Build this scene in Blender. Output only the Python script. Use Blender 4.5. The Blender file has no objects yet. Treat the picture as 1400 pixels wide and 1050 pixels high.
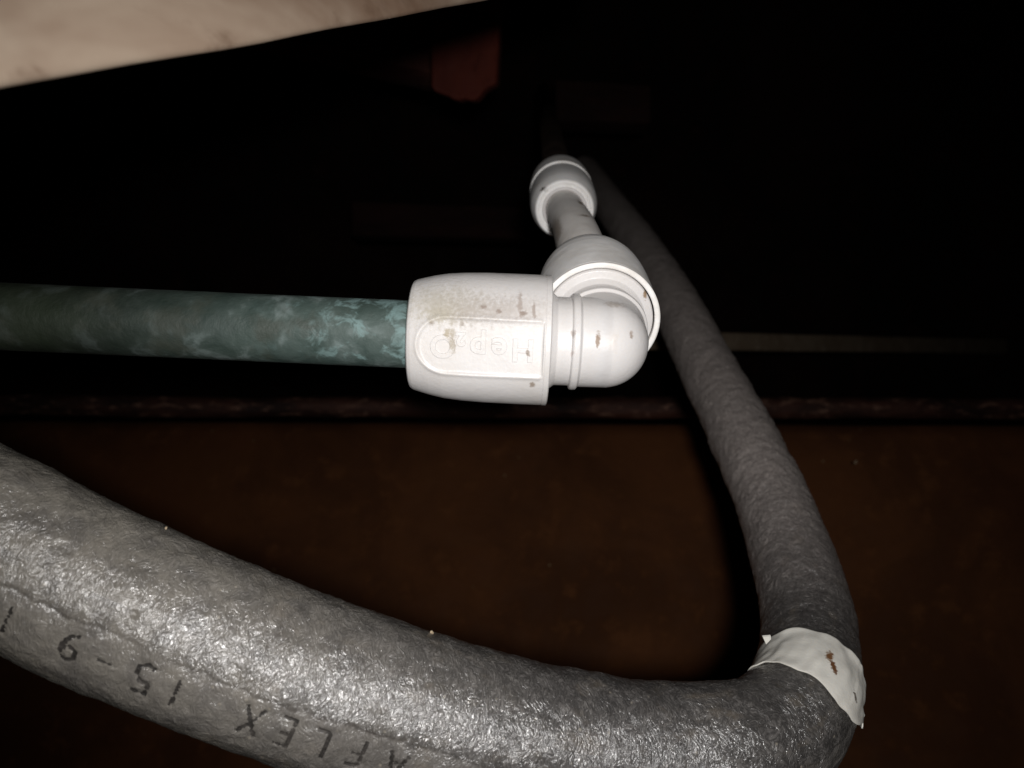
import bpy, bmesh, math, random
import numpy as np
from mathutils import Vector, Matrix
random.seed(7); rng = np.random.default_rng(7)
SC = bpy.context.scene
C = SC.collection
R = math.radians

# ------------------------------------------------------------------ camera
FPX = 1100.0                 # focal length in pixels of the 1400 px wide photograph
CAMZ = 0.60
cam_d = bpy.data.cameras.new('camera'); cam = bpy.data.objects.new('camera', cam_d); C.objects.link(cam)
cam.location = (0, 0, CAMZ); cam.rotation_euler = (R(90), 0, 0)
cam_d.sensor_width = 36; cam_d.lens = 36 * FPX / 1400
cam_d.clip_start = 0.01; cam_d.clip_end = 20
cam_d.dof.use_dof = True; cam_d.dof.focus_distance = 0.185; cam_d.dof.aperture_fstop = 20
SC.camera = cam
# ------------------------------------------------------------------ world, lamp, exposure
w = bpy.data.worlds.new('World'); SC.world = w; w.use_nodes = True
w.node_tree.nodes['Background'].inputs[0].default_value = (0.9, 0.75, 0.65, 1)
w.node_tree.nodes['Background'].inputs[1].default_value = 0.0008
ld = bpy.data.lights.new('flash_lamp', 'SPOT'); ld.spot_size = R(92); ld.spot_blend = 1.0; ld.energy = 2.78; ld.shadow_soft_size = 0.007
ld.color = (1.0, 0.98, 0.965)
lo = bpy.data.objects.new('flash_lamp', ld); C.objects.link(lo); lo.location = (0.009, -0.035, CAMZ + 0.008); lo.rotation_euler = (R(88), 0, R(-2))
SC.view_settings.view_transform = 'Standard'; SC.view_settings.look = 'None'
SC.view_settings.exposure = 0; SC.view_settings.gamma = 1

def P(px, py, d):
    """point at picture position (of 1400x1050) and depth d metres"""
    return Vector(((px - 700) / FPX * d, d, CAMZ + (525 - py) / FPX * d))

# ------------------------------------------------------------------ node helper
class NT:
    def __init__(s, name):
        s.m = bpy.data.materials.new(name); s.m.use_nodes = True
        s.t = s.m.node_tree; s.b = s.t.nodes['Principled BSDF']; s.L = s.t.links
    def n(s, typ, **kw):
        nd = s.t.nodes.new(typ)
        for k, v in kw.items(): setattr(nd, k, v)
        return nd
    def put(s, sock, v):
        if isinstance(v, bpy.types.NodeSocket): s.L.new(v, sock)
        elif isinstance(v, (tuple, list)) and len(v) == 3 and sock.type == 'RGBA': sock.default_value = (*v, 1)
        else: sock.default_value = v
    def pos(s): return s.n('ShaderNodeNewGeometry').outputs['Position']
    def uv(s): return s.n('ShaderNodeTexCoord').outputs['UV']
    def mapping(s, vec, scale=(1, 1, 1), loc=(0, 0, 0), rot=(0, 0, 0)):
        m = s.n('ShaderNodeMapping'); s.put(m.inputs['Vector'], vec)
        m.inputs['Scale'].default_value = scale; m.inputs['Location'].default_value = loc; m.inputs['Rotation'].default_value = rot
        return m.outputs[0]
    def noise(s, vec, scale=1, detail=3, rough=.5, dist=0):
        m = s.n('ShaderNodeTexNoise'); s.put(m.inputs['Vector'], vec)
        m.inputs['Scale'].default_value = scale; m.inputs['Detail'].default_value = detail
        m.inputs['Roughness'].default_value = rough; m.inputs['Distortion'].default_value = dist
        return m.outputs[0]
    def voro(s, vec, scale=1, feature='F1'):
        m = s.n('ShaderNodeTexVoronoi'); m.feature = feature; s.put(m.inputs['Vector'], vec); m.inputs['Scale'].default_value = scale
        return m
    def math(s, op, a, b=0.0, c=None, clamp=False):
        m = s.n('ShaderNodeMath', operation=op, use_clamp=clamp); s.put(m.inputs[0], a); s.put(m.inputs[1], b)
        if c is not None: s.put(m.inputs[2], c)
        return m.outputs[0]
    def vmath(s, op, a, b):
        m = s.n('ShaderNodeVectorMath', operation=op); s.put(m.inputs[0], a); s.put(m.inputs[1], b)
        return m
    def ramp(s, v, lo, hi, a=0.0, b=1.0, smooth=True):
        m = s.n('ShaderNodeMapRange'); m.interpolation_type = 'SMOOTHSTEP' if smooth else 'LINEAR'
        s.put(m.inputs['Value'], v)
        for i, x in zip(('From Min', 'From Max', 'To Min', 'To Max'), (lo, hi, a, b)): s.put(m.inputs[i], x)
        return m.outputs[0]
    def mix(s, f, a, b):
        m = s.n('ShaderNodeMix', data_type='RGBA'); s.put(m.inputs[0], f); s.put(m.inputs[6], a); s.put(m.inputs[7], b)
        return m.outputs[2]
    def bump(s, h, dist, strength=1.0, normal=None):
        m = s.n('ShaderNodeBump'); s.put(m.inputs['Height'], h); m.inputs['Distance'].default_value = dist
        s.put(m.inputs['Strength'], strength)
        if normal is not None: s.L.new(normal, m.inputs['Normal'])
        return m.outputs[0]
    def stain(s, col, center, ax, radii, color, amount=1.0, soft=.4):
        """irregular mark round a place; ax = (long direction, other direction)"""
        p = s.pos(); d = s.vmath('SUBTRACT', p, tuple(center)).outputs[0]
        nz = s.noise(p, 1300, 3, .65)
        t = None
        u = ax[0].normalized(); v = ax[1].normalized()
        a = s.math('DIVIDE', s.vmath('DOT_PRODUCT', d, tuple(u)).outputs['Value'], radii[0])
        b = s.math('DIVIDE', s.vmath('DOT_PRODUCT', d, tuple(v)).outputs['Value'], radii[1])
        r2 = s.math('ADD', s.math('MULTIPLY', a, a), s.math('MULTIPLY', b, b))
        far = s.ramp(s.vmath('LENGTH', d, (0, 0, 0)).outputs['Value'], .016, .018, 1, 0)
        r = s.math('ADD', s.math('MULTIPLY', s.math('SQRT', r2), 1.15), s.math('MULTIPLY', s.math('SUBTRACT', nz, .5), 2.8))
        k = s.math('MULTIPLY', s.math('MULTIPLY', s.ramp(r, 1 - soft, 1 + soft, 1, 0), amount), far)
        return s.mix(k, col, color)

# ------------------------------------------------------------------ object helpers
def link(name, me, mat=None, parent=None, origin=None):
    o = bpy.data.objects.new(name, me); C.objects.link(o)
    if mat: me.materials.append(mat)
    if origin is not None:
        me.transform(Matrix.Translation(-Vector(origin)))
        o.location = Vector(origin) if parent is None else Vector(origin) - Vector(parent.location)
    elif parent is not None:
        o.location = -Vector(parent.location)
    if parent is not None: o.parent = parent
    return o
def thing(name, label, cat, loc, group=None):
    o = bpy.data.objects.new(name, None); C.objects.link(o); o.empty_display_size = .01
    o.location = loc; o['label'] = label; o['category'] = cat
    if group: o['group'] = group
    return o
def tag(o, label, cat, group=None):
    o['label'] = label; o['category'] = cat
    if group: o['group'] = group
    return o
def grid_mesh(name, V, closed=True, uv=None, smooth=True):
    """V: (n, m, 3) array of points; m runs round"""
    n, m = V.shape[:2]
    me = bpy.data.meshes.new(name)
    mm = m if closed else m - 1
    i, j = np.meshgrid(np.arange(n - 1), np.arange(mm), indexing='ij')
    j2 = (j + 1) % m
    F = np.stack([i * m + j, i * m + j2, (i + 1) * m + j2, (i + 1) * m + j], -1).reshape(-1, 4)
    me.vertices.add(n * m); me.vertices.foreach_set('co', V.reshape(-1).astype(np.float32))
    me.loops.add(F.size); me.loops.foreach_set('vertex_index', F.reshape(-1).astype(np.int32))
    me.polygons.add(len(F)); me.polygons.foreach_set('loop_start', np.arange(0, F.size, 4, dtype=np.int32))
    if uv is not None:
        S, T = uv                                           # S: (n,), T: (m+1,)
        uvl = me.uv_layers.new(name='UVMap')
        a = np.stack([S[i], T[j]], -1); b = np.stack([S[i], T[j + 1]], -1)
        c = np.stack([S[i + 1], T[j + 1]], -1); d = np.stack([S[i + 1], T[j]], -1)
        uvl.data.foreach_set('uv', np.stack([a, b, c, d], 2).reshape(-1).astype(np.float32))
    me.update(calc_edges=True); me.validate()
    if smooth: me.polygons.foreach_set('use_smooth', np.ones(len(F), dtype=bool))
    return me
def frame_for(axis, ref):
    e = Vector(axis).normalized(); n = Vector(ref); n = (n - e * n.dot(e)).normalized(); b = e.cross(n)
    return e, n, b
def profile_fine(prof, step):
    out = []
    for (a0, r0), (a1, r1) in zip(prof, prof[1:]):
        L = math.hypot(a1 - a0, r1 - r0); k = max(1, int(math.ceil(L / step)))
        for q in range(k): out.append((a0 + (a1 - a0) * q / k, r0 + (r1 - r0) * q / k))
    out.append(prof[-1]); return np.array(out)
def fillet(prof, r, n=4):
    """round every corner of a profile polyline"""
    out = [prof[0]]
    for p0, p1, p2 in zip(prof, prof[1:], prof[2:]):
        p0, p1, p2 = map(np.array, (p0, p1, p2))
        d0, d2 = p0 - p1, p2 - p1; l0, l2 = np.linalg.norm(d0), np.linalg.norm(d2)
        k = min(r, l0 * .45, l2 * .45)
        a = p1 + d0 / l0 * k; b = p1 + d2 / l2 * k
        for q in range(n + 1):
            t = q / n; out.append(tuple((1 - t) ** 2 * a + 2 * t * (1 - t) * p1 + t * t * b))
    out.append(prof[-1]); return out
def lathe(name, origin, axis, ref, prof, m=128, fr=.0003, step=None, deform=None):
    """prof: list of (distance along axis, radius) in metres"""
    if fr: prof = fillet(prof, fr)
    A = profile_fine(prof, step) if step else np.array(prof)
    e, n, b = (np.array(v) for v in frame_for(axis, ref))
    th = np.linspace(0, 2 * np.pi, m, endpoint=False)
    a = A[:, 0][:, None] + 0 * th; c = A[:, 1][:, None] * np.cos(th); s = A[:, 1][:, None] * np.sin(th)
    if deform: a, c, s = deform(a, c, s)
    V = np.array(origin) + a[..., None] * e + c[..., None] * n + s[..., None] * b
    return grid_mesh(name, V)
def box_mesh(name, corners, bevel=.001, sub=0, rough=0, seg=2):
    """corners: 8 points, bottom ring then top ring"""
    bm = bmesh.new(); vs = [bm.verts.new(p) for p in corners]
    for f in ((3, 2, 1, 0), (4, 5, 6, 7), (0, 1, 5, 4), (1, 2, 6, 5), (2, 3, 7, 6), (3, 0, 4, 7)): bm.faces.new([vs[i] for i in f])
    bmesh.ops.recalc_face_normals(bm, faces=bm.faces)
    if bevel: bmesh.ops.bevel(bm, geom=bm.edges[:], offset=bevel, segments=seg, affect='EDGES', profile=.5)
    if sub:
        longest = max(e.calc_length() for e in bm.edges) / sub
        for _ in range(6):
            ed = [e for e in bm.edges if e.calc_length() > longest * 1.3]
            if not ed: break
            bmesh.ops.subdivide_edges(bm, edges=ed, cuts=1, use_grid_fill=True)
    if rough:
        from mathutils import noise as mn
        for v in bm.verts: v.co += rough * mn.noise_vector(v.co * 45)
    me = bpy.data.meshes.new(name); bm.to_mesh(me); bm.free()
    for p in me.polygons: p.use_smooth = True
    return me
def vnoise(x, y, seed=0, py=None):
    """smooth value noise, optionally periodic in y (integer period)"""
    xi = np.floor(x).astype(int); yi = np.floor(y).astype(int); xf = x - xi; yf = y - yi
    xf = xf * xf * (3 - 2 * xf); yf = yf * yf * (3 - 2 * yf)
    def h(a, b):
        if py: b = b % py
        v = (a * 374761393 + b * 668265263 + seed * 974634777) & 0xffffffff
        v = ((v ^ (v >> 13)) * 1274126177) & 0xffffffff
        return ((v ^ (v >> 16)) & 0xffff) / 65535.0 * 2 - 1
    return (h(xi, yi) * (1 - xf) + h(xi + 1, yi) * xf) * (1 - yf) + (h(xi, yi + 1) * (1 - xf) + h(xi + 1, yi + 1) * xf) * yf

def sm(x, a, b): t = np.clip((x - a) / (b - a), 0, 1); return t * t * (3 - 2 * t)
# ------------------------------------------------------------------ materials
def white_plastic(name, stains=(), dust=.5, base=(.86, .845, .83)):
    k = NT(name); p = k.pos()
    big = k.noise(p, 70, 4, .6); mid = k.noise(p, 260, 4, .65); fine = k.noise(p, 1500, 3, .6)
    col = k.mix(k.ramp(big, .38, .72, 0, dust), base, (.50, .455, .40))
    col = k.mix(k.ramp(mid, .60, .76, 0, dust * .6), col, (.40, .35, .262))
    v = k.voro(p, 300)
    sel = k.ramp(k.math('MULTIPLY', v.outputs['Color'], 1), .90, .93)
    sp = k.math('MULTIPLY', k.ramp(k.math('ADD', v.outputs['Distance'], k.math('MULTIPLY', fine, .25)), .17, .36, 1, 0), sel)
    col = k.mix(k.math('MULTIPLY', sp, .75), col, (.16, .11, .075))
    for st in stains: col = k.stain(col, *st)
    k.put(k.b.inputs['Base Color'], col)
    k.put(k.b.inputs['Roughness'], k.ramp(mid, .2, .8, .30, .52))
    k.b.inputs['Specular IOR Level'].default_value = .45
    k.b.inputs['Subsurface Weight'].default_value = .12
    k.b.inputs['Subsurface Radius'].default_value = (.0012, .0010, .0008); k.b.inputs['Subsurface Scale'].default_value = 1.0
    h = k.math('ADD', k.math('MULTIPLY', mid, .6), k.math('MULTIPLY', fine, .25))
    k.put(k.b.inputs['Normal'], k.bump(h, .00022, .8))
    return k.m
def flat_rough(name, c1, c2, c3, scale=14, rough=.8, streak=(1, 1, 1), bump=.0015, spec=.25, specks=None):
    k = NT(name); p = k.pos(); q = k.mapping(p, streak)
    a = k.noise(q, scale, 5, .62, .4); b = k.noise(q, scale * 5, 4, .65); f = k.noise(p, scale * 30, 3, .6)
    col = k.mix(k.ramp(a, .36, .66), c1, c2); col = k.mix(k.ramp(b, .52, .74, 0, .75), col, c3)
    if specks:
        v = k.voro(p, 160); sel = k.ramp(v.outputs['Color'], .90, .92)
        col = k.mix(k.math('MULTIPLY', k.ramp(v.outputs['Distance'], .12, .22, 1, 0), sel), col, specks)
    k.put(k.b.inputs['Base Color'], col); k.put(k.b.inputs['Roughness'], k.ramp(b, .2, .8, rough - .12, rough + .1))
    k.b.inputs['Specular IOR Level'].default_value = spec
    h = k.math('ADD', k.math('ADD', k.math('MULTIPLY', a, 1.0), k.math('MULTIPLY', b, .4)), k.math('MULTIPLY', f, .10))
    k.put(k.b.inputs['Normal'], k.bump(h, bump, .9))
    return k.m

def foam_material():
    k = NT('grey_foam'); uv = k.uv()                       # uv in millimetres: (along, round)
    att = k.n('ShaderNodeAttribute', attribute_name='strip').outputs['Fac']
    warp = k.noise(k.mapping(uv, (.16, .16, 1)), 1, 2, .5)
    sep = k.n('ShaderNodeSeparateXYZ'); k.put(sep.inputs[0], uv)
    # wrinkles: narrow along the tube, long round it, their direction wandering
    wob = k.math('MULTIPLY', k.math('SUBTRACT', warp, .5), 7.0)
    cmb = k.n('ShaderNodeCombineXYZ'); k.put(cmb.inputs[0], k.math('ADD', sep.outputs[0], wob)); k.put(cmb.inputs[1], sep.outputs[1])
    w1 = k.noise(k.mapping(cmb.outputs[0], (1.0, .42, 1)), 1, 3, .6, .5)
    w2 = k.noise(k.mapping(uv, (1.9, 1.0, 1)), 1, 3, .65, .8)
    w3 = k.noise(k.mapping(uv, (.22, .22, 1)), 1, 3, .6)
    fine = k.noise(uv, 7, 2, .6)
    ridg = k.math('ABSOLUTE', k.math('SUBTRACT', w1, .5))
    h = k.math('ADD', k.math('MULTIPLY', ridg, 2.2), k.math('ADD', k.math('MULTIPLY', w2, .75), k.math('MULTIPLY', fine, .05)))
    strength = k.ramp(att, 0, 1, .95, .85)
    nrm = k.bump(h, .00030, strength)
    nrm = k.bump(w3, .0006, .5, nrm)
    col = k.mix(k.ramp(w3, .3, .7), (.076, .071, .068), (.138, .129, .122))
    col = k.mix(k.math('MULTIPLY', k.ramp(ridg, .0, .10, 1, 0), .75), col, (.030, .028, .027))  # crease shade painted into the colour along the wrinkles
    col = k.mix(k.ramp(k.noise(k.mapping(uv, (.09, .12, 1), (4, 2, 0)), 1, 5, .7), .52, .75, 0, .5), col, (.17, .14, .105))
    col = k.mix(k.math('MULTIPLY', att, .30), col, (.19, .175, .16))
    beige = k.ramp(sep.outputs[0], 40, 190, .8, 0)  # dusty tint at the left end, lightened in colour to offset lamp falloff
    patch = k.ramp(k.noise(k.mapping(uv, (.14, .14, 1), (9, 2, 0)), 1, 4, .65), .3, .65, .35, 1)
    col = k.mix(k.math('MULTIPLY', beige, patch), col, (.29, .265, .225))
    vd = k.voro(k.mapping(uv, (.42, .42, 1)), 1)
    dot = k.math('MULTIPLY', k.ramp(k.math('ADD', vd.outputs['Distance'], k.math('MULTIPLY', fine, .12)), .12, .24, 1, 0), k.ramp(vd.outputs['Color'], .72, .78))
    col = k.mix(k.math('MULTIPLY', dot, .6), col, (.36, .32, .26))
    dusty = k.ramp(sep.outputs[0], 265, 380, 0, .85)        # lighter tone painted on the climbing part to offset lamp falloff
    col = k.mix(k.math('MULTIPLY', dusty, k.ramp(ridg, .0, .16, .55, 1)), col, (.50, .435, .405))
    sm_ = k.n('ShaderNodeAttribute', attribute_name='seam').outputs['Fac']
    col = k.mix(k.math('MULTIPLY', sm_, .8), col, (.035, .028, .024))
    v = k.voro(k.mapping(uv, (.11, .11, 1)), 1); sel = k.ramp(v.outputs['Color'], .80, .82)
    col = k.mix(k.math('MULTIPLY', k.ramp(k.math('ADD', v.outputs['Distance'], k.math('MULTIPLY', fine, .04)), .07, .10, 1, 0), sel), col, (.03, .02, .015))
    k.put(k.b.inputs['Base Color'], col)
    k.put(k.b.inputs['Roughness'], k.math('ADD', k.ramp(w2, .25, .75, .24, .40), k.math('MULTIPLY', att, .08)))
    k.b.inputs['Specular IOR Level'].default_value = 1.0
    k.b.inputs['Coat Weight'].default_value = 1.0; k.b.inputs['Coat Roughness'].default_value = .22; k.b.inputs['Coat IOR'].default_value = 1.6
    k.put(k.b.inputs['Coat Normal'], nrm)
    k.put(k.b.inputs['Normal'], nrm)
    return k.m

def copper_material():
    k = NT('verdigris_copper'); p = k.pos()
    a = k.noise(p, 55, 4, .55, .2); b = k.noise(k.mapping(p, (1, 1, 1), (3, 1, 2)), 150, 4, .55, .25); c = k.noise(p, 600, 4, .65)
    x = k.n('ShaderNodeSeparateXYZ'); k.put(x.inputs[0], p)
    near = k.ramp(x.outputs[0], -.108, -.032)                 # bloom by the fitting, plus light falloff painted in: darker to the left
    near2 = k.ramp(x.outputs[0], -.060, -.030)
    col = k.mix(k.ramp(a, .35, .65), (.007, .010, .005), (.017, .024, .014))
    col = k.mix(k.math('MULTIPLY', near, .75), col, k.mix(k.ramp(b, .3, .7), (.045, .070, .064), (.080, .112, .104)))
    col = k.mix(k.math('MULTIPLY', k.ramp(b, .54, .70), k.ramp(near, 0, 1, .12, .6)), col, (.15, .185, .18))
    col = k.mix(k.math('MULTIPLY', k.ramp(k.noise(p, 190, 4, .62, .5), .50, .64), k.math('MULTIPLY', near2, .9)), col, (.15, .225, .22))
    col = k.mix(k.math('MULTIPLY', k.ramp(k.noise(k.mapping(p, (1, 1, 1), (7, 7, 7)), 90, 4, .6), .55, .7), .6), col, (.035, .040, .030))
    k.put(k.b.inputs['Base Color'], col)
    k.put(k.b.inputs['Roughness'], k.ramp(b, .2, .8, .5, .75)); k.b.inputs['Specular IOR Level'].default_value = .4
    k.put(k.b.inputs['Normal'], k.bump(k.math('ADD', b, k.math('MULTIPLY', c, .35)), .0006, .8))
    return k.m

# ------------------------------------------------------------------ places of the plumbing
D0 = .180
CORNER = P(825, 469, D0)                                   # where the two arms of the elbow meet
AX1 = (P(0, 432.5, D0) - P(555, 457, D0)).normalized()     # towards the green pipe
EL = R(27.5)
AX2 = Vector((.012, math.cos(EL), math.sin(EL))).normalized()
TOCAM = Vector((0, -1, 0))
mm = .001
RIM = 12.2 * mm                                             # corner to nut rim
NUT_L = 31.5 * mm

NUT_PROF = [(1.5, 13.2), (.25, 13.2), (0, 13.5), (0, 14.2), (.25, 14.55), (1.25, 14.55), (1.42, 14.42), (1.6, 14.5), (8, 14.5), (15, 14.45), (20, 14.25),
            (24, 13.9), (27, 13.35), (29.5, 12.75), (31.0, 12.35), (31.7, 12.0), (32.0, 11.5), (31.9, 10.9), (31.4, 10.7), (31.3, 10.1), (30.9, 9.95), (30.9, 7.75), (24, 7.75)]
NUT_PROF = [(a * .955 * mm, r * mm) for a, r in NUT_PROF]
def arm_prof(rim, end):
    """profile of the elbow body along an arm, measured from the corner"""
    q = [(rim + 6, 8.0), (rim + 6, 12.9), (rim + .6, 12.9), (rim + .1, 12.6), (rim - .1, 10.9), (rim - .9, 10.3), (rim - 1.4, 9.9), (rim - 4.5, 9.85), (rim - 4.75, 10.6),
         (rim - 5.2, 10.8), (rim - 6.2, 10.75), (rim - 6.7, 10.05), (end, 9.95)]
    return [(a * mm, r * mm) for a, r in q]
def pad_deform(pad_c):
    """flattened stadium shaped pad on the side of a nut"""
    def f(a, c, s):
        a0, a1, half = 1.9 * mm, 27.6 * mm, 5.5 * mm
        v = s; u = a
        cx = a1 - half
        dist = np.where(u > cx, np.hypot(u - cx, v) - half, np.abs(v) - half)
        dist = np.maximum(dist, a0 - u)
        t = np.clip((-dist + .9 * mm) / (1.0 * mm), 0, 1); t = t * t * (3 - 2 * t)
        okr = sm(np.hypot(c, s), 11.9 * mm, 12.5 * mm) * (u > 1.6 * mm)
        t = np.where(c > 0, t, 0) * okr
        bead = .22 * mm * np.exp(-((dist - .55 * mm) / (.45 * mm)) ** 2) * (c > 0) * (u > a0) * okr
        plane = (13.25 - .045 * np.clip((u / mm) - 8, 0, 40)) * mm
        return a, c * (1 - t) + plane * t + bead, s
    return f

# stains in world places (long direction, other direction)
X, Z = Vector((1, 0, 0)), Vector((0, 0, 1))
def at_nut(px, py): return P(px, py, D0 - .0135)
nut_stains = [
    (at_nut(618, 466), (Vector((.45, 0, -.9)), X), (.0026, .0007), (.34, .30, .24), .85, .5),
    (at_nut(611, 456), (Z, X), (.0011, .0009), (.34, .29, .21), .9, .5),
    (at_nut(605, 428), (X, Z), (.0034, .0018), (.40, .36, .27), .75, .7),
    (at_nut(598, 415), (X, Z), (.007, .004), (.40, .37, .31), .75, 1.0),
    (at_nut(640, 422), (X, Z), (.006, .0032), (.34, .31, .27), .6, 1.0),
    (at_nut(690, 424), (X, Z), (.008, .0028), (.36, .32, .29), .6, 1.0),
    (at_nut(711, 415), (Z, X), (.0026, .0006), (.33, .28, .25), .8, .5),
    (at_nut(716, 428), (X, Z), (.0008, .0006), (.25, .20, .17), .9, .5),
    (at_nut(661, 420), (X, Z), (.0006, .0005), (.25, .20, .17), .8, .5),
    (at_nut(682, 426), (X, Z), (.0006, .0005), (.25, .20, .17), .8, .5),
    (at_nut(730, 424), (Vector((-.3, 0, 1)), X), (.0022, .0004), (.30, .25, .22), .8, .4),
    (at_nut(722, 482), (Z, X), (.0010, .00045), (.26, .21, .17), .9, .3),
    (at_nut(728, 526), (X, Z), (.0007, .0006), (.26, .21, .17), .9, .4)]
body_stains = [
    (P(817, 465, D0 - .0095), (Vector((.22, 0, 1)), X), (.0017, .00055), (.20, .13, .08), .95, .4),
    (P(783, 457, D0 - .0095), (Z, X), (.0008, .0006), (.30, .25, .22), .7, .6),
    (P(782, 483, D0 - .0095), (Z, X), (.0005, .0004), (.40, .33, .3), .6, .6),
    (P(864, 458, D0 - .0095), (Z, X), (.0008, .0004), (.25, .19, .15), .8, .5),
    (P(840, 417, D0 - .004), (X, Z), (.0024, .0007), (.36, .31, .27), .7, .6),
    (P(882, 402, .188), (Z, X), (.0014, .0005), (.22, .14, .07), .9, .4),
    (P(838, 466, D0 - .0095), (Z, X), (.0022, .0010), (.55, .50, .46), .6, .9)]

M_nut = white_plastic('white_plastic_nut', nut_stains, .25, (.585, .565, .555))  # nut and body: same white plastic painted darker to offset the close lamp
M_body = white_plastic('white_plastic_body', body_stains, .16, (.585, .565, .5555))
M_far = white_plastic('white_plastic_dusty_lifted', [  # dusty white plastic, base painted lighter to make up for lamp falloff
    (P(742, 273, .306), (X, Z), (.0014, .0010), (.06, .04, .03), 1.0, .3),
    (P(745, 265, .313), (X, Z), (.0035, .0010), (.35, .28, .2), .8, .7)], .55)
M_pipe = white_plastic('grey_white_plastic_pipe', [
    (P(789, 292, .280), (Vector((-.2, 0, 1)), X), (.0030, .0010), (.24, .17, .10), .9, .5),
    (P(793, 309, .262), (Vector((1, 0, -.4)), Z), (.0018, .0006), (.20, .15, .11), .9, .4),
    (P(760, 320, .254), (Z, X), (.006, .0012), (.30, .24, .19), .8, .7)], .45, (.88, .84, .80))
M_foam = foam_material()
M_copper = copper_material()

# ------------------------------------------------------------------ elbow fitting
elbow = thing('elbow_fitting', 'chunky white plastic elbow fitting with two barrel nuts, pushed onto the green pipe', 'pipe fitting', CORNER)
o = link('body', lathe('body', CORNER, AX1, TOCAM, arm_prof(12.2, -1), 160, .0002), M_body)
bm = bmesh.new(); bm.from_mesh(o.data)
t2 = lathe('arm', CORNER, AX2, TOCAM + Vector((0, 0, .01)), arm_prof(12.2, -1), 160, .0002); bm.from_mesh(t2)
sph = bmesh.ops.create_uvsphere(bm, u_segments=96, v_segments=64, radius=9.95 * mm, matrix=Matrix.Translation(CORNER))
for f in bm.faces: f.smooth = True
bm.to_mesh(o.data); bm.free(); bpy.data.meshes.remove(t2)
o.parent = elbow; o.location = -CORNER
PADN = Vector((0, -math.cos(R(12)), -math.sin(R(12))))
nut1_o = CORNER + AX1 * RIM
n1 = link('nut', lathe('nut', nut1_o, AX1, PADN, NUT_PROF, 512, .0001, .00028, pad_deform(0)), M_nut, elbow, nut1_o)
nut2_o = CORNER + AX2 * RIM
REF2 = Vector((0, .3, -1))
n2 = link('nut', lathe('nut', nut2_o, AX2, REF2, NUT_PROF, 256, .0001, .0005, pad_deform(0)), M_far, elbow, nut2_o)

# raised lettering on the pad, upside down in the picture
def text_mesh(txt, size, extrude, font=None, shear=0):
    cu = bpy.data.curves.new('t', 'FONT'); cu.body = txt; cu.size = size; cu.extrude = extrude; cu.shear = shear
    cu.align_x = 'CENTER'; cu.align_y = 'CENTER'; cu.resolution_u = 4
    cu.bevel_depth = extrude * .45; cu.bevel_resolution = 1; cu.offset = .00012
    ob = bpy.data.objects.new('t', cu); C.objects.link(ob)
    dg = bpy.context.evaluated_depsgraph_get(); dg.update()
    me = bpy.data.meshes.new_from_object(ob.evaluated_get(dg)); bpy.data.objects.remove(ob); return me
e1, nn1, bb1 = frame_for(AX1, PADN)
bm = bmesh.new()
for txt, size, a, v in (('H', 6.6, 5.9, 0), ('e', 7.0, 10.8, .1), ('p', 7.0, 15.2, .2), ('2', 3.8, 18.9, -1.6), ('O', 6.6, 22.6, 0)):
    me = text_mesh(txt, size * mm, .24 * mm)
    h = (13.25 - .045 * max(a - 8, 0)) * mm
    # text right = along AX1 (leftwards in the picture), text up = downwards in the picture
    up = nn1.cross(e1).normalized()
    M4 = Matrix((( *e1, 0), (*up, 0), (*nn1, 0), (0, 0, 0, 1))).transposed()
    me.transform(Matrix.Translation(nut1_o + e1 * (a * mm) + nn1 * (h + .02 * mm) + up * (v * mm)) @ M4)
    bm.from_mesh(me); bpy.data.meshes.remove(me)
me = bpy.data.meshes.new('raised_lettering'); bm.to_mesh(me); bm.free()
for p in me.polygons: p.use_smooth = False
let = link('raised_lettering', me, M_nut); let.parent = n1; let.location = -nut1_o

# ------------------------------------------------------------------ green copper pipe
cp0 = nut1_o + AX1 * (24 * mm); cp1 = nut1_o + AX1 * .30
def pipe_def(a, c, s):
    k = 1 + .006 * vnoise(a / .02, np.arctan2(s, c) * 1.0, 3)
    return a, c * k, s * k
me = lathe('copper_pipe', cp0, AX1, TOCAM, [(0, 6.5 * mm), (0, 7.55 * mm), (.30, 7.55 * mm), (.30, 6.5 * mm)], 96, 0, .003, pipe_def)
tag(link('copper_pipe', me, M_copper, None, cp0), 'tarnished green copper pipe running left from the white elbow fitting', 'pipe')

# ------------------------------------------------------------------ tubes along a path
def catmull(pts, step):
    pts = [np.array(p, float) for p in pts]; out = []
    pts = [2 * pts[0] - pts[1]] + pts + [2 * pts[-1] - pts[-2]]
    for p0, p1, p2, p3 in zip(pts, pts[1:], pts[2:], pts[3:]):
        n = max(2, int(np.linalg.norm((p2 - p1)[:3]) / step))
        for q in range(n):
            t = q / n
            out.append(.5 * (2 * p1 + (p2 - p0) * t + (2 * p0 - 5 * p1 + 4 * p2 - p3) * t * t + (3 * p1 - p0 - 3 * p2 + p3) * t ** 3))
    out.append(pts[-2]); return np.array(out)
def smooth_path(A, k):
    for _ in range(k): A[1:-1] = .25 * A[:-2] + .5 * A[1:-1] + .25 * A[2:]
    return A
def frames(A, ref, at):
    T = np.gradient(A, axis=0); T /= np.linalg.norm(T, axis=1)[:, None]
    N = np.zeros_like(T); n = np.array(ref, float); n -= T[at] * n.dot(T[at]); n /= np.linalg.norm(n); N[at] = n
    for rngi in (range(at + 1, len(A)), range(at - 1, -1, -1)):
        m = n.copy()
        for i in rngi:
            m = m - T[i] * m.dot(T[i]); m /= np.linalg.norm(m); N[i] = m
    return T, N, np.cross(T, N)

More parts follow.
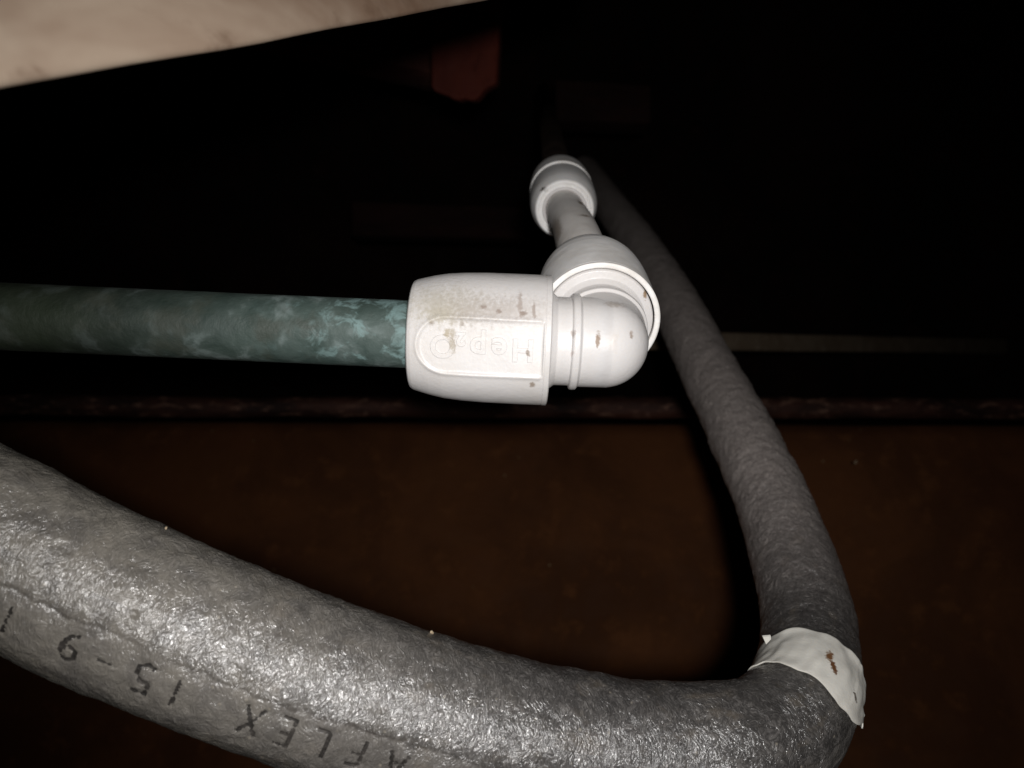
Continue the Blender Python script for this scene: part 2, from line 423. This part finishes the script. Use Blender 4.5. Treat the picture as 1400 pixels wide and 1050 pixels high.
# white plastic pipe from the elbow to the coupling
CK = .87
CP_O = P(772, 287, .335 * CK)                                    # centre of the coupling's open face
CP_FAR = P(767.5, 262, .372 * CK)
CP_AX = (CP_FAR - CP_O).normalized()
pa = nut2_o + AX2 * (25 * mm); pb = nut2_o + AX2 * (34 * mm)
path = smooth_path(catmull([pa, pb, (pb + CP_O) / 2 + Vector((0, 0, .0022)), CP_O, CP_O + CP_AX * .02], .002), 20)
T_, N_, B_ = frames(path, (0, -1, 0), 0)
th = np.linspace(0, 2 * np.pi, 97)[:-1]
V = path[:, None] + (7.5 * mm * np.linspace(1, CK, len(path)))[:, None, None] * (np.cos(th)[None, :, None] * N_[:, None] + np.sin(th)[None, :, None] * B_[:, None])
tag(link('plastic_pipe', grid_mesh('plastic_pipe', V), M_pipe, None, pb), 'short dusty grey-white plastic pipe between the elbow fitting and the coupling behind it', 'pipe')

# straight coupling
coup = thing('straight_coupling', 'smaller looking white barrel coupling further back up the plastic pipe', 'pipe fitting', CP_O)
c_rim = CP_O + CP_AX * (30.6 * CK * mm)
CPROF = [(a * CK, r * CK) for a, r in NUT_PROF]
link('nut', lathe('nut', c_rim, -CP_AX, Vector((-1, 0, -.4)), CPROF, 256, .0001, .0005), M_far, coup, c_rim)
link('body', lathe('body', c_rim, CP_AX, TOCAM, [(a * CK * mm, r * CK * mm) for a, r in ((-4, 8), (-4, 12.8), (.6, 12.8), (1.2, 12.2), (1.8, 13.9), (3.2, 13.9), (3.8, 12.2), (4.4, 12.8), (8, 12.8), (8, 8))], 128, .0003), M_far, coup, c_rim)
c2 = c_rim + CP_AX * (5 * mm)
link('nut', lathe('nut', c2, CP_AX, Vector((-1, 0, -.4)), CPROF, 192, .0001, .0008), M_far, coup, c2)
# release collar seen in the mouth of the coupling
def collar(origin, ax, k=1, name='release_collar'):
    pr = [(a * k * mm, r * k * mm) for a, r in ((2.5, 9.2), (-.5, 9.4), (-.9, 9.0), (-.9, 8.3), (-.3, 7.8), (3, 7.8))]
    return lathe(name, origin, ax, TOCAM, pr, 96, .0002)
link('release_collar', collar(CP_O + CP_AX * .9 * mm, CP_AX, CK), M_body, coup, CP_O)
link('release_collar', collar(nut1_o + AX1 * 29.5 * mm, -AX1), M_body, elbow, nut1_o + AX1 * 29.5 * mm)
M_dark = flat_rough('dark_pipe', (.006, .004, .003), (.012, .008, .006), (.01, .006, .005), 60, .45, bump=.0004, spec=.4)
fp = c2 + CP_AX * (22 * mm)
fme = lathe('dark_pipe', fp, CP_AX, TOCAM, [(0, 5 * mm), (0, 6.5 * mm), (.55, 6.5 * mm), (.55, 6 * mm)], 64, 0)
tag(link('dark_pipe', fme, M_dark, None, fp), 'dark pipe leaving the far side of the white coupling', 'pipe')

# ------------------------------------------------------------------ foam insulated pipe
FP = [(-330, 560, .165), (-170, 655, .158), (0, 742, .156), (100, 797, .157), (200, 841, .158), (300, 884, .160), (400, 922, .163), (500, 953, .166), (600, 985, .169),
      (700, 1008, .174), (800, 1025, .181), (900, 1033, .191), (980, 1027, .204), (1052, 1010, .221), (1092, 967, .243), (1105, 912, .268), (1106, 864, .288),
      (1095, 800, .312), (1076, 740, .338), (1054, 680, .366), (1026, 620, .398), (997, 560, .435), (965, 500, .480), (936, 440, .533), (905, 385, .60), (870, 330, .69), (832, 278, .82), (800, 232, 1.0)]
RF = 16.6 * mm
def slim(d): return float(np.interp(d, [.170, .185, .204, .243], [1.0, .965, .89, .82]))
fpath = np.array([list(P(px, py, d * slim(d))) + [slim(d)] for px, py, d in FP])
A = catmull(fpath, .0008); RK = A[:, 3]; A = A[:, :3].copy()
A = smooth_path(A, 70)
seg = np.linalg.norm(np.diff(A, axis=0), axis=1); S = np.concatenate([[0], np.cumsum(seg)])
# even steps, fine where near
s_new = []; s = 0
def px_of(p): return 700 + FPX * p[0] / p[1], 525 - FPX * (p[2] - CAMZ) / p[1]
while s < S[-1]:
    s_new.append(s); y = np.interp(s, S, A[:, 1]); s += .00042 * max(1, (y / .17)) ** 1.2
s_new = np.array(s_new); RK = np.interp(s_new, S, RK); A = np.stack([np.interp(s_new, S, A[:, k]) for k in range(3)], 1); S = s_new
PX = np.array([px_of(p) for p in A])
i_ref = int(np.argmin(np.abs(PX[:, 0] - 300) + (A[:, 1] > .2) * 1e4))
ref = Vector((0, 0, CAMZ)) - Vector(A[i_ref])
FT, FN, FB = frames(A, ref, i_ref)
# +theta should go DOWN in the picture at the reference
if FB[i_ref][2] > 0: FB = -FB
MR = 300
TH = np.linspace(0, 2 * np.pi, MR + 1)[:-1]
SS, TT = np.meshgrid(S, TH, indexing='ij')
ang = (TT + np.pi) % (2 * np.pi) - np.pi
deg = np.degrees(ang)
def sm(x, a, b): t = np.clip((x - a) / (b - a), 0, 1); return t * t * (3 - 2 * t)
s_mm = SS * 1000; c_mm = ang * RF * 1000
seam = 19.5 + 1.8 * vnoise(s_mm / 11, s_mm * 0, 5) + 1.3 * vnoise(s_mm / 3.1, s_mm * 0, 6) + .6 * vnoise(s_mm / 1.1, s_mm * 0, 16)
strip = sm(deg, seam - 1.2, seam + 1.2) * sm(-deg, -62, -55)
PER = 2 * math.pi * RF * 1000
tn = TT / (2 * np.pi)
disp = .30 * vnoise(s_mm / 11, tn * 9, 1, 9) + .16 * vnoise(s_mm / 3.6, tn * 26, 2, 26)
wr = vnoise(s_mm / .95 + 1.6 * vnoise(s_mm / 5, tn * 20, 9, 20), tn * 44, 3, 44)
wr2 = vnoise(s_mm / .8, tn * 90, 4, 90)
calm = 1 - .2 * strip
climb = sm(s_mm, 265, 380)
disp += calm * (.085 * wr + .06 * wr2) * (1 + .9 * climb) + .10 * climb * vnoise(s_mm / 2.6, tn * 34, 41, 34)
disp += .10 * strip * vnoise(s_mm / 2.1, c_mm / 1.6, 31)
seam_f = np.exp(-((deg - seam + .4) / 1.0) ** 2) * np.clip(.55 + .6 * vnoise(s_mm / 7, s_mm * 0, 28), 0, 1)
disp -= .10 * strip * np.cos(np.radians(np.clip(deg - 40, -90, 90)))            # slightly flattened printed strip
disp -= np.clip(.10 + .22 * vnoise(s_mm / 5, s_mm * 0, 8), .0, 1) * np.exp(-((deg - seam + .4) / (1.0 + .4 * vnoise(s_mm / 3, s_mm * 0, 18))) ** 2) * (SS < S[i_ref] + .16)
# a few pits
for (ipx, th0, r, d) in ((205, 2, .55, .9), (573, -8, .6, .35), (325, 8, .5, .4)):
    i0 = int(np.argmin(np.abs(PX[:, 0] - ipx) + (A[:, 1] > .2) * 1e4))
    disp -= d * np.exp(-(((s_mm - S[i0] * 1000) / r) ** 2 + ((c_mm - math.radians(th0) * RF * 1000) / r) ** 2))
# wrinkles squeezed into the inside of the bend, and the bite of the tape
i_b0 = int(np.argmin(np.abs(A[:, 1] - .262))); i_b1 = int(np.argmin(np.abs(A[:, 1] - .292)))
# ---- stamped lettering: strokes in text space (x right, y up, height 1)
GL = {'1': [[(.3, 0), (.3, 1)]], '5': [[(.62, 1), (.1, 1), (.1, .56), (.4, .6), (.62, .42), (.6, .15), (.35, 0), (.05, .08)]],
      '-': [[(.05, .45), (.62, .45)]], '9': [[(.08, .04), (.42, .12), (.62, .5), (.6, .85), (.35, 1), (.1, .85), (.1, .6), (.35, .45), (.6, .6)]],
      'X': [[(.0, 0), (.72, 1)], [(.0, 1), (.72, 0)]], 'E': [[(.62, 0), (.08, 0), (.08, 1), (.62, 1)], [(.08, .52), (.5, .52)]],
      'L': [[(.08, 1), (.08, 0), (.6, 0)]], 'F': [[(.08, 0), (.08, 1), (.62, 1)], [(.08, .52), (.52, .52)]],
      'A': [[(0, 0), (.36, 1), (.72, 0)], [(.14, .38), (.58, .38)]]}
STR = [('1', 92), ('9', 169), ('-', 211), ('5', 254), ('1', 290), ('X', 380), ('E', 420), ('L', 463), ('F', 508), ('A', 556)]   # picture x of each glyph's own left side (text runs right to left)
HT = 6.0      # letter height in mm
strokes = []
th_base, = (26.5,)
ri_near = A[:, 1] < .2
for g, px in STR:
    i0 = int(np.argmin(np.abs(PX[:, 0] - px) + (~ri_near) * 1e4)); s0 = S[i0] * 1000
    jit = random.uniform(-.25, .25)
    for st in GL[g]:
        # text up = towards larger theta, text right = towards smaller s (leftwards)
        strokes.append([(s0 - x * HT * .78, math.radians(th_base) * RF * 1000 + (y * HT) + jit) for x, y in st])
def seg_dist(sx, cx, p, q):
    d = np.array(q) - np.array(p); L2 = d.dot(d)
    t = np.clip(((sx - p[0]) * d[0] + (cx - p[1]) * d[1]) / L2, 0, 1)
    return np.hypot(sx - p[0] - t * d[0], cx - p[1] - t * d[1])
ink = np.zeros_like(disp)
sub = (s_mm > 0) & (np.abs(deg - 40) < 30)
for st in strokes:
    lo_s, hi_s = min(p[0] for p in st) - 2, max(p[0] for p in st) + 2
    m = sub & (s_mm > lo_s) & (s_mm < hi_s)
    for p, q in zip(st, st[1:]):
        dd = seg_dist(s_mm[m], c_mm[m], p, q)
        ink[m] = np.maximum(ink[m], np.exp(-(dd / .42) ** 2))
press = .75 + .25 * vnoise(s_mm / 1.7, c_mm / 1.7, 12)
ink *= np.clip(press, 0, 1)
disp -= np.clip(ink * 1.3, 0, 1) * calm * (.085 * wr + .06 * wr2) * .8
disp -= .34 * ink
Rr = RF * RK[:, None] + disp * mm
V = A[:, None] + Rr[..., None] * (np.cos(TT)[..., None] * FN[:, None] + np.sin(TT)[..., None] * FB[:, None])
foam_o = Vector(A[int(np.argmin(np.abs(A[:, 1] - .2)))])
foam = thing('insulated_pipe', 'thick grey foam insulated pipe sweeping across the foreground and bending up behind the elbow', 'insulated pipe', foam_o)
uvT = np.concatenate([TH, [2 * np.pi]]) * RF * 1000
me = grid_mesh('foam_sleeve', V, True, (S * 1000, uvT))
at2 = me.attributes.new('seam', 'FLOAT', 'POINT'); at2.data.foreach_set('value', seam_f.reshape(-1).astype(np.float32))
at = me.attributes.new('strip', 'FLOAT', 'POINT'); at.data.foreach_set('value', strip.reshape(-1).astype(np.float32))
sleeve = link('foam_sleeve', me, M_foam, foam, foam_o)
# the ink of the stamped letters: thin ribbons lying in their grooves
def foam_point(s, c, lift=0.0):
    """s, c in mm on the foam"""
    i = int(np.searchsorted(S, s / 1000)) - 1; i = min(max(i, 0), len(S) - 2); fi = (s / 1000 - S[i]) / (S[i + 1] - S[i])
    t = (c / 1000 / RF) % (2 * np.pi); g = t / (2 * np.pi) * MR; j = int(g) % MR; fj = g - int(g); j2 = (j + 1) % MR
    r = float((Rr[i, j] * (1 - fj) + Rr[i, j2] * fj) * (1 - fi) + (Rr[i + 1, j] * (1 - fj) + Rr[i + 1, j2] * fj) * fi) + lift * mm
    i = i if fi < .5 else i + 1
    return Vector(A[i]) + r * (math.cos(t) * Vector(FN[i]) + math.sin(t) * Vector(FB[i]))
bm = bmesh.new()
for st in strokes:
    pts = []
    for p, q in zip(st, st[1:]):
        n = max(2, int(math.dist(p, q) / .35))
        pts += [(p[0] + (q[0] - p[0]) * k / n, p[1] + (q[1] - p[1]) * k / n) for k in range(n)]
    pts.append(st[-1]); prev = None
    for k, p in enumerate(pts):
        a = pts[max(k - 1, 0)]; b = pts[min(k + 1, len(pts) - 1)]
        d = np.array(b) - np.array(a); d /= max(np.linalg.norm(d), 1e-9); nrm = np.array((-d[1], d[0]))
        wdt = .26 + .22 * random.random()
        if random.random() < .12: wdt = .06
        row = [bm.verts.new(foam_point(p[0] + nrm[0] * u * wdt, p[1] + nrm[1] * u * wdt, .10)) for u in (-1, 0, 1)]
        if prev:
            for x in range(2): bm.faces.new((prev[x], prev[x + 1], row[x + 1], row[x]))
        prev = row
me = bpy.data.meshes.new('stamped_lettering'); bm.to_mesh(me); bm.free()
M_ink = flat_rough('black_ink', (.022, .020, .018), (.045, .040, .036), (.10, .09, .08), 300, .6, bump=.0002, spec=.3)
link('stamped_lettering', me, M_ink, foam, foam_o)
# white tape wrapped round the bend
iA = int(np.argmin(np.abs(A[:, 1] - .1960))); iB = int(np.argmin(np.abs(A[:, 1] - .2125)))
KM, KN = 220, 40
tth = np.linspace(0, 2 * np.pi, KM + 1)[:-1]
Vt = np.zeros((KN * 2, KM, 3))
right_th = None
# theta of the picture's right silhouette at the tape
imid = (iA + iB) // 2
best = -1e9; RAY = A[imid] - np.array((0, 0, CAMZ)); RAY /= np.linalg.norm(RAY)
for t in tth:
    v = math.cos(t) * FN[imid] + math.sin(t) * FB[imid]
    sc_ = v[0] - 6 * abs(float(np.dot(v, RAY)))
    if sc_ > best: best = sc_; right_th = t
for j, t in enumerate(tth):
    dr = (t - right_th + np.pi) % (2 * np.pi) - np.pi
    s0 = S[iA] + .0002 + .0005 * math.sin(t * 3 + 1) + .0004 * math.sin(t * 7)
    s1 = S[iB] + .0006 * math.sin(t * 2 + 2) + .0004 * math.sin(t * 9 + 1)
    vv = math.cos(t) * FN[imid] + math.sin(t) * FB[imid]; bk_ = float(np.dot(vv, RAY)); s0 += (.014 * float(sm(np.array(bk_), -.28, .08)) if vv[0] > 0 else .006 * float(sm(np.array(bk_), -.35, .1))); s1 -= .002 * float(sm(np.array(bk_), .1, .5))
    spike = math.exp(-(dr / .09) ** 2)
    for k in range(KN):
        f = k / (KN - 1); s = s0 * (1 - f) + s1 * f - .0030 * spike * (1 - f) ** 3
        cen = np.array([np.interp(s, S, A[:, q]) for q in range(3)])
        n = np.array([np.interp(s, S, FN[:, q]) for q in range(3)]); b = np.array([np.interp(s, S, FB[:, q]) for q in range(3)])
        edge = math.exp(-((f) / .12) ** 2) + math.exp(-((1 - f) / .10) ** 2)
        lift = .75 + .45 * edge * (.5 + .5 * math.sin(t * 5 + f * 2)) + .30 * float(vnoise(np.array(t * 6), np.array(f * 4), 3)) + .5 * spike * (1 - f) ** 2 + .9 * math.exp(-((dr - .1) / .10) ** 2) * math.exp(-((f - .62) / .09) ** 2)
        lift *= 1 - .62 * float(sm(np.array(-vv[0]), .3, .8))
        for lay in (0, 1):
            r = RF * float(np.interp(s, S, RK)) + (lift - lay * .35) * mm
            row = k if lay == 0 else 2 * KN - 1 - k
            Vt[row, j] = cen + r * (math.cos(t) * n + math.sin(t) * b)
Vt = np.concatenate([Vt, Vt[:1]], 0)
TS = [(P(1137, 909, .1965), (Vector((.3, 0, -1)), X), (.0010, .0010), (.16, .07, .03), 1.0, .25),
      (P(1136, 899, .1975), (Vector((.9, 0, -.6)), Z), (.0014, .0006), (.22, .11, .05), 1.0, .3),
      (P(1161, 945, .196), (Vector((.3, 0, -1)), X), (.0010, .0005), (.10, .08, .06), .9, .4),
      (P(1100, 868, .203), (X, Z), (.0007, .0004), (.2, .17, .14), .8, .4)]
M_tape = white_plastic('white_tape', TS, .25, (.88, .85, .77))
link('tape_band', grid_mesh('tape_band', Vt), M_tape, foam, foam_o)['label'] = 'white tape band wrapped round the bend'
# torn corner curling off the left edge of the tape
bm = bmesh.new(); q = [P(1043, 871, .2005), P(1054, 870, .199), P(1054, 874, .1985), P(1047.5, 881, .1995)]
for a, b in ((0, 0), (1, 1)):
    pass
fr_ = [bm.verts.new(p) for p in q]; bk_ = [bm.verts.new(p + Vector((0, .0006, .0002))) for p in q]
bm.faces.new(fr_); bm.faces.new(bk_[::-1])
for a in range(4): bm.faces.new((fr_[a], bk_[a], bk_[(a + 1) % 4], fr_[(a + 1) % 4]))
bmesh.ops.recalc_face_normals(bm, faces=bm.faces)
me = bpy.data.meshes.new('tape_corner'); bm.to_mesh(me); bm.free()
link('tape_corner', me, M_tape, foam, foam_o)

# ------------------------------------------------------------------ specks of debris
def flake(name, p, size, mat, label, cat='debris', seed=1):
    rr = random.Random(seed); bm = bmesh.new(); bmesh.ops.create_icosphere(bm, subdivisions=2, radius=size)
    for v in bm.verts: v.co = Vector((v.co.x * rr.uniform(.7, 1.3), v.co.y * .5, v.co.z * rr.uniform(.7, 1.5)))
    me = bpy.data.meshes.new(name); bm.to_mesh(me); bm.free(); me.materials.append(mat)
    o = bpy.data.objects.new(name, me); C.objects.link(o); o.location = p; o.rotation_euler = (rr.random(), rr.random(), rr.random())
    return tag(o, label, cat)
M_fl = flat_rough('pale_debris', (.30, .23, .15), (.40, .32, .22), (.2, .15, .10), 400, .7, bump=.0003)
flake('wood_flake', P(590, 866, .1695), .0005, M_fl, 'tiny tan wood flake standing on the top edge of the foam', seed=3)
flake('plaster_crumb', P(227, 722, .1545), .00022, M_fl, 'minute pale crumb on the upper edge of the foam, near the left', seed=5)
flake('grit_speck', P(1170, 632, .585), .0011, M_fl, 'small bright speck of grit lying against the brown board, right of the foam pipe', seed=8)

# ------------------------------------------------------------------ background: boards, rails, blocks, beam
M_board = flat_rough('brown_board', (.078, .027, .0085), (.125, .044, .014), (.16, .06, .021), 9, .85, bump=.002, specks=(.22, .14, .07))
M_red = flat_rough('red_brown_timber', (.055, .0085, .004), (.080, .013, .006), (.03, .005, .003), 25, .8, (1, 1, .5), specks=(.25, .15, .1))
M_dim = flat_rough('dark_timber', (.035, .010, .007), (.060, .018, .012), (.085, .034, .022), 40, .85, (.35, 1, 1), bump=.002)
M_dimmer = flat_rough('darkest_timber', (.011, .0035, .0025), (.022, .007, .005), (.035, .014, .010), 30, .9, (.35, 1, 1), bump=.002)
M_rail = flat_rough('dark_red_timber', (.014, .005, .0035), (.060, .022, .014), (.24, .13, .09), 40, .7, (.35, 1, 1), bump=.002)
M_lath = flat_rough('grey_brown_lath', (.20, .145, .095), (.26, .20, .14), (.34, .28, .20), 30, .8, (.5, 1, 1), bump=.001)
M_beam = flat_rough('pale_plaster_timber', (.170, .105, .068), (.37, .295, .225), (.115, .068, .042), 13, .85, (.8, .8, 1.2), bump=.0003)
M_wall = flat_rough('dark_brown_wall', (.006, .003, .002), (.018, .007, .005), (.03, .012, .009), 4, .9, bump=.004)

def quad_slab(name, p4, depth_vec, mat, bevel=.002, sub=0, rough=0):
    """four front corners pushed back by depth_vec: a solid slab"""
    back = [p + depth_vec for p in p4]
    return box_mesh(name, list(p4) + back, bevel, sub, rough)
# sloping brown board low behind the pipes (its lower end nearer)
bl = [P(-500, 566, .86), P(1900, 574, .62), P(1950, 1250, .47), P(-700, 1250, .64)]
o = link('board', quad_slab('board', bl, Vector((0, .05, -.02)), None, .018, 24, .0012), M_board, None, P(700, 1250, .47))
tag(o, 'wide plain brown board filling the dark background below the elbow', 'board')
# dark red rail just above the board
rl = [P(-400, 540, .64), P(1900, 546, .64), P(1900, 575, .64), P(-400, 569, .64)]
o = link('timber_rail', quad_slab('timber_rail', rl, Vector((0, .03, .0)), None, .006, 30, .0022), M_rail, None, P(700, 569, .64))
tag(o, 'thin dark reddish rail with pale flecks, just above the brown board', 'rail')
# grey lath
ll = [P(800, 450, .58), P(1420, 465, 1.5), P(1420, 484, 1.5), P(800, 477, .58)]
o = link('wooden_lath', quad_slab('wooden_lath', ll, Vector((0, .012, 0)), None, .0015, 12, .0006), M_lath, None, P(1100, 480, .68))
tag(o, 'narrow grey-brown lath fading away to the right behind the foam pipe', 'lath')
# red-brown hanging block with a broken lower end
bt = bmesh.new()
out = [(587, -60), (588, 50), (589, 118), (593, 124), (603, 128), (612, 131), (618, 135), (626, 137), (634, 135), (642, 137), (651, 136), (657, 130), (661, 124), (668, 119), (679, 114), (681, 80), (683, 20), (686, -60)]
fr = [bt.verts.new(P(x, y, .50)) for x, y in out]; bk = [bt.verts.new(P(x, y, .50) + Vector((0.002, .012, 0.002))) for x, y in out]
bt.faces.new(fr); bt.faces.new(bk[::-1])
for i in range(len(out)): j = (i + 1) % len(out); bt.faces.new((fr[i], bk[i], bk[j], fr[j]))
bmesh.ops.recalc_face_normals(bt, faces=bt.faces)
bmesh.ops.bevel(bt, geom=[e for e in bt.edges if e.calc_face_angle() > 1.0], offset=.002, segments=3, affect='EDGES', profile=.5)
me = bpy.data.meshes.new('timber_block'); bt.to_mesh(me); bt.free()
o = link('timber_block', me, M_red, None, P(635, -60, .50)); tag(o, 'red-brown timber block with a broken lower end hanging at the top centre', 'timber')
# dim rail left of the block
dl = [P(300, -20, .50), P(589, -20, .56), P(589, 100, .56), P(300, 30, .50)]
o = link('timber_noggin', quad_slab('timber_noggin', dl, Vector((0, .04, 0)), None, .002, 6, .0008), M_dim, None, P(460, 40, .54))
tag(o, 'dim red-brown board under the pale beam, left of the hanging block', 'board')
# distant cross timbers, barely lit
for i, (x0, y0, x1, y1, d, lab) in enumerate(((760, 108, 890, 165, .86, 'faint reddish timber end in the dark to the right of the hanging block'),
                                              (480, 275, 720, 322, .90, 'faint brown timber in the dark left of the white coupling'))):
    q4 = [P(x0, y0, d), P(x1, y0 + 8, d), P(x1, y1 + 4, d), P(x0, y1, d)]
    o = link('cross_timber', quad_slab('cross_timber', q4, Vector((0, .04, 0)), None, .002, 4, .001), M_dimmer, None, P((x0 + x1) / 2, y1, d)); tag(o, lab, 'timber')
# pale beam, near, top left
B0, B1 = P(-260, 170, .118), P(905, -36, .40)
Q0, Q1 = P(0, 136, .098), P(695, 0, .225)
B0 = Q0 + (Q0 - Q1) * .45; B1 = Q1 + (Q1 - Q0) * .6
up = Vector((-.008, .008, .060)); ed = (B1 - B0).normalized(); bk = ed.cross(up).normalized() * .030
if bk.x > 0: bk = -bk
bk.z += .024
me = box_mesh('timber_beam', [B0, B1, B1 + bk, B0 + bk, B0 + up, B1 + up, B1 + bk + up, B0 + bk + up], .003, 28, .0004, 4)
tag(link('timber_beam', me, M_beam, None, B0), 'pale dusty beam crossing the top left corner, out of focus and nearest the lens', 'beam')
# far wall, floor and a screw tip
def sheet(name, pts, mat):
    me = bpy.data.meshes.new(name); me.from_pydata([tuple(p) for p in pts], [], [tuple(range(len(pts)))]); me.update()
    o = link(name, me, mat); o['kind'] = 'structure'; return o
sheet('back_wall', [(-2.5, 1.35, -.4), (2.5, 1.35, -.4), (2.5, 1.35, 2.2), (-2.5, 1.35, 2.2)], M_wall)
sheet('floor', [(-2.5, -1, -.4), (2.5, -1, -.4), (2.5, 1.35, -.4), (-2.5, 1.35, -.4)], M_wall)
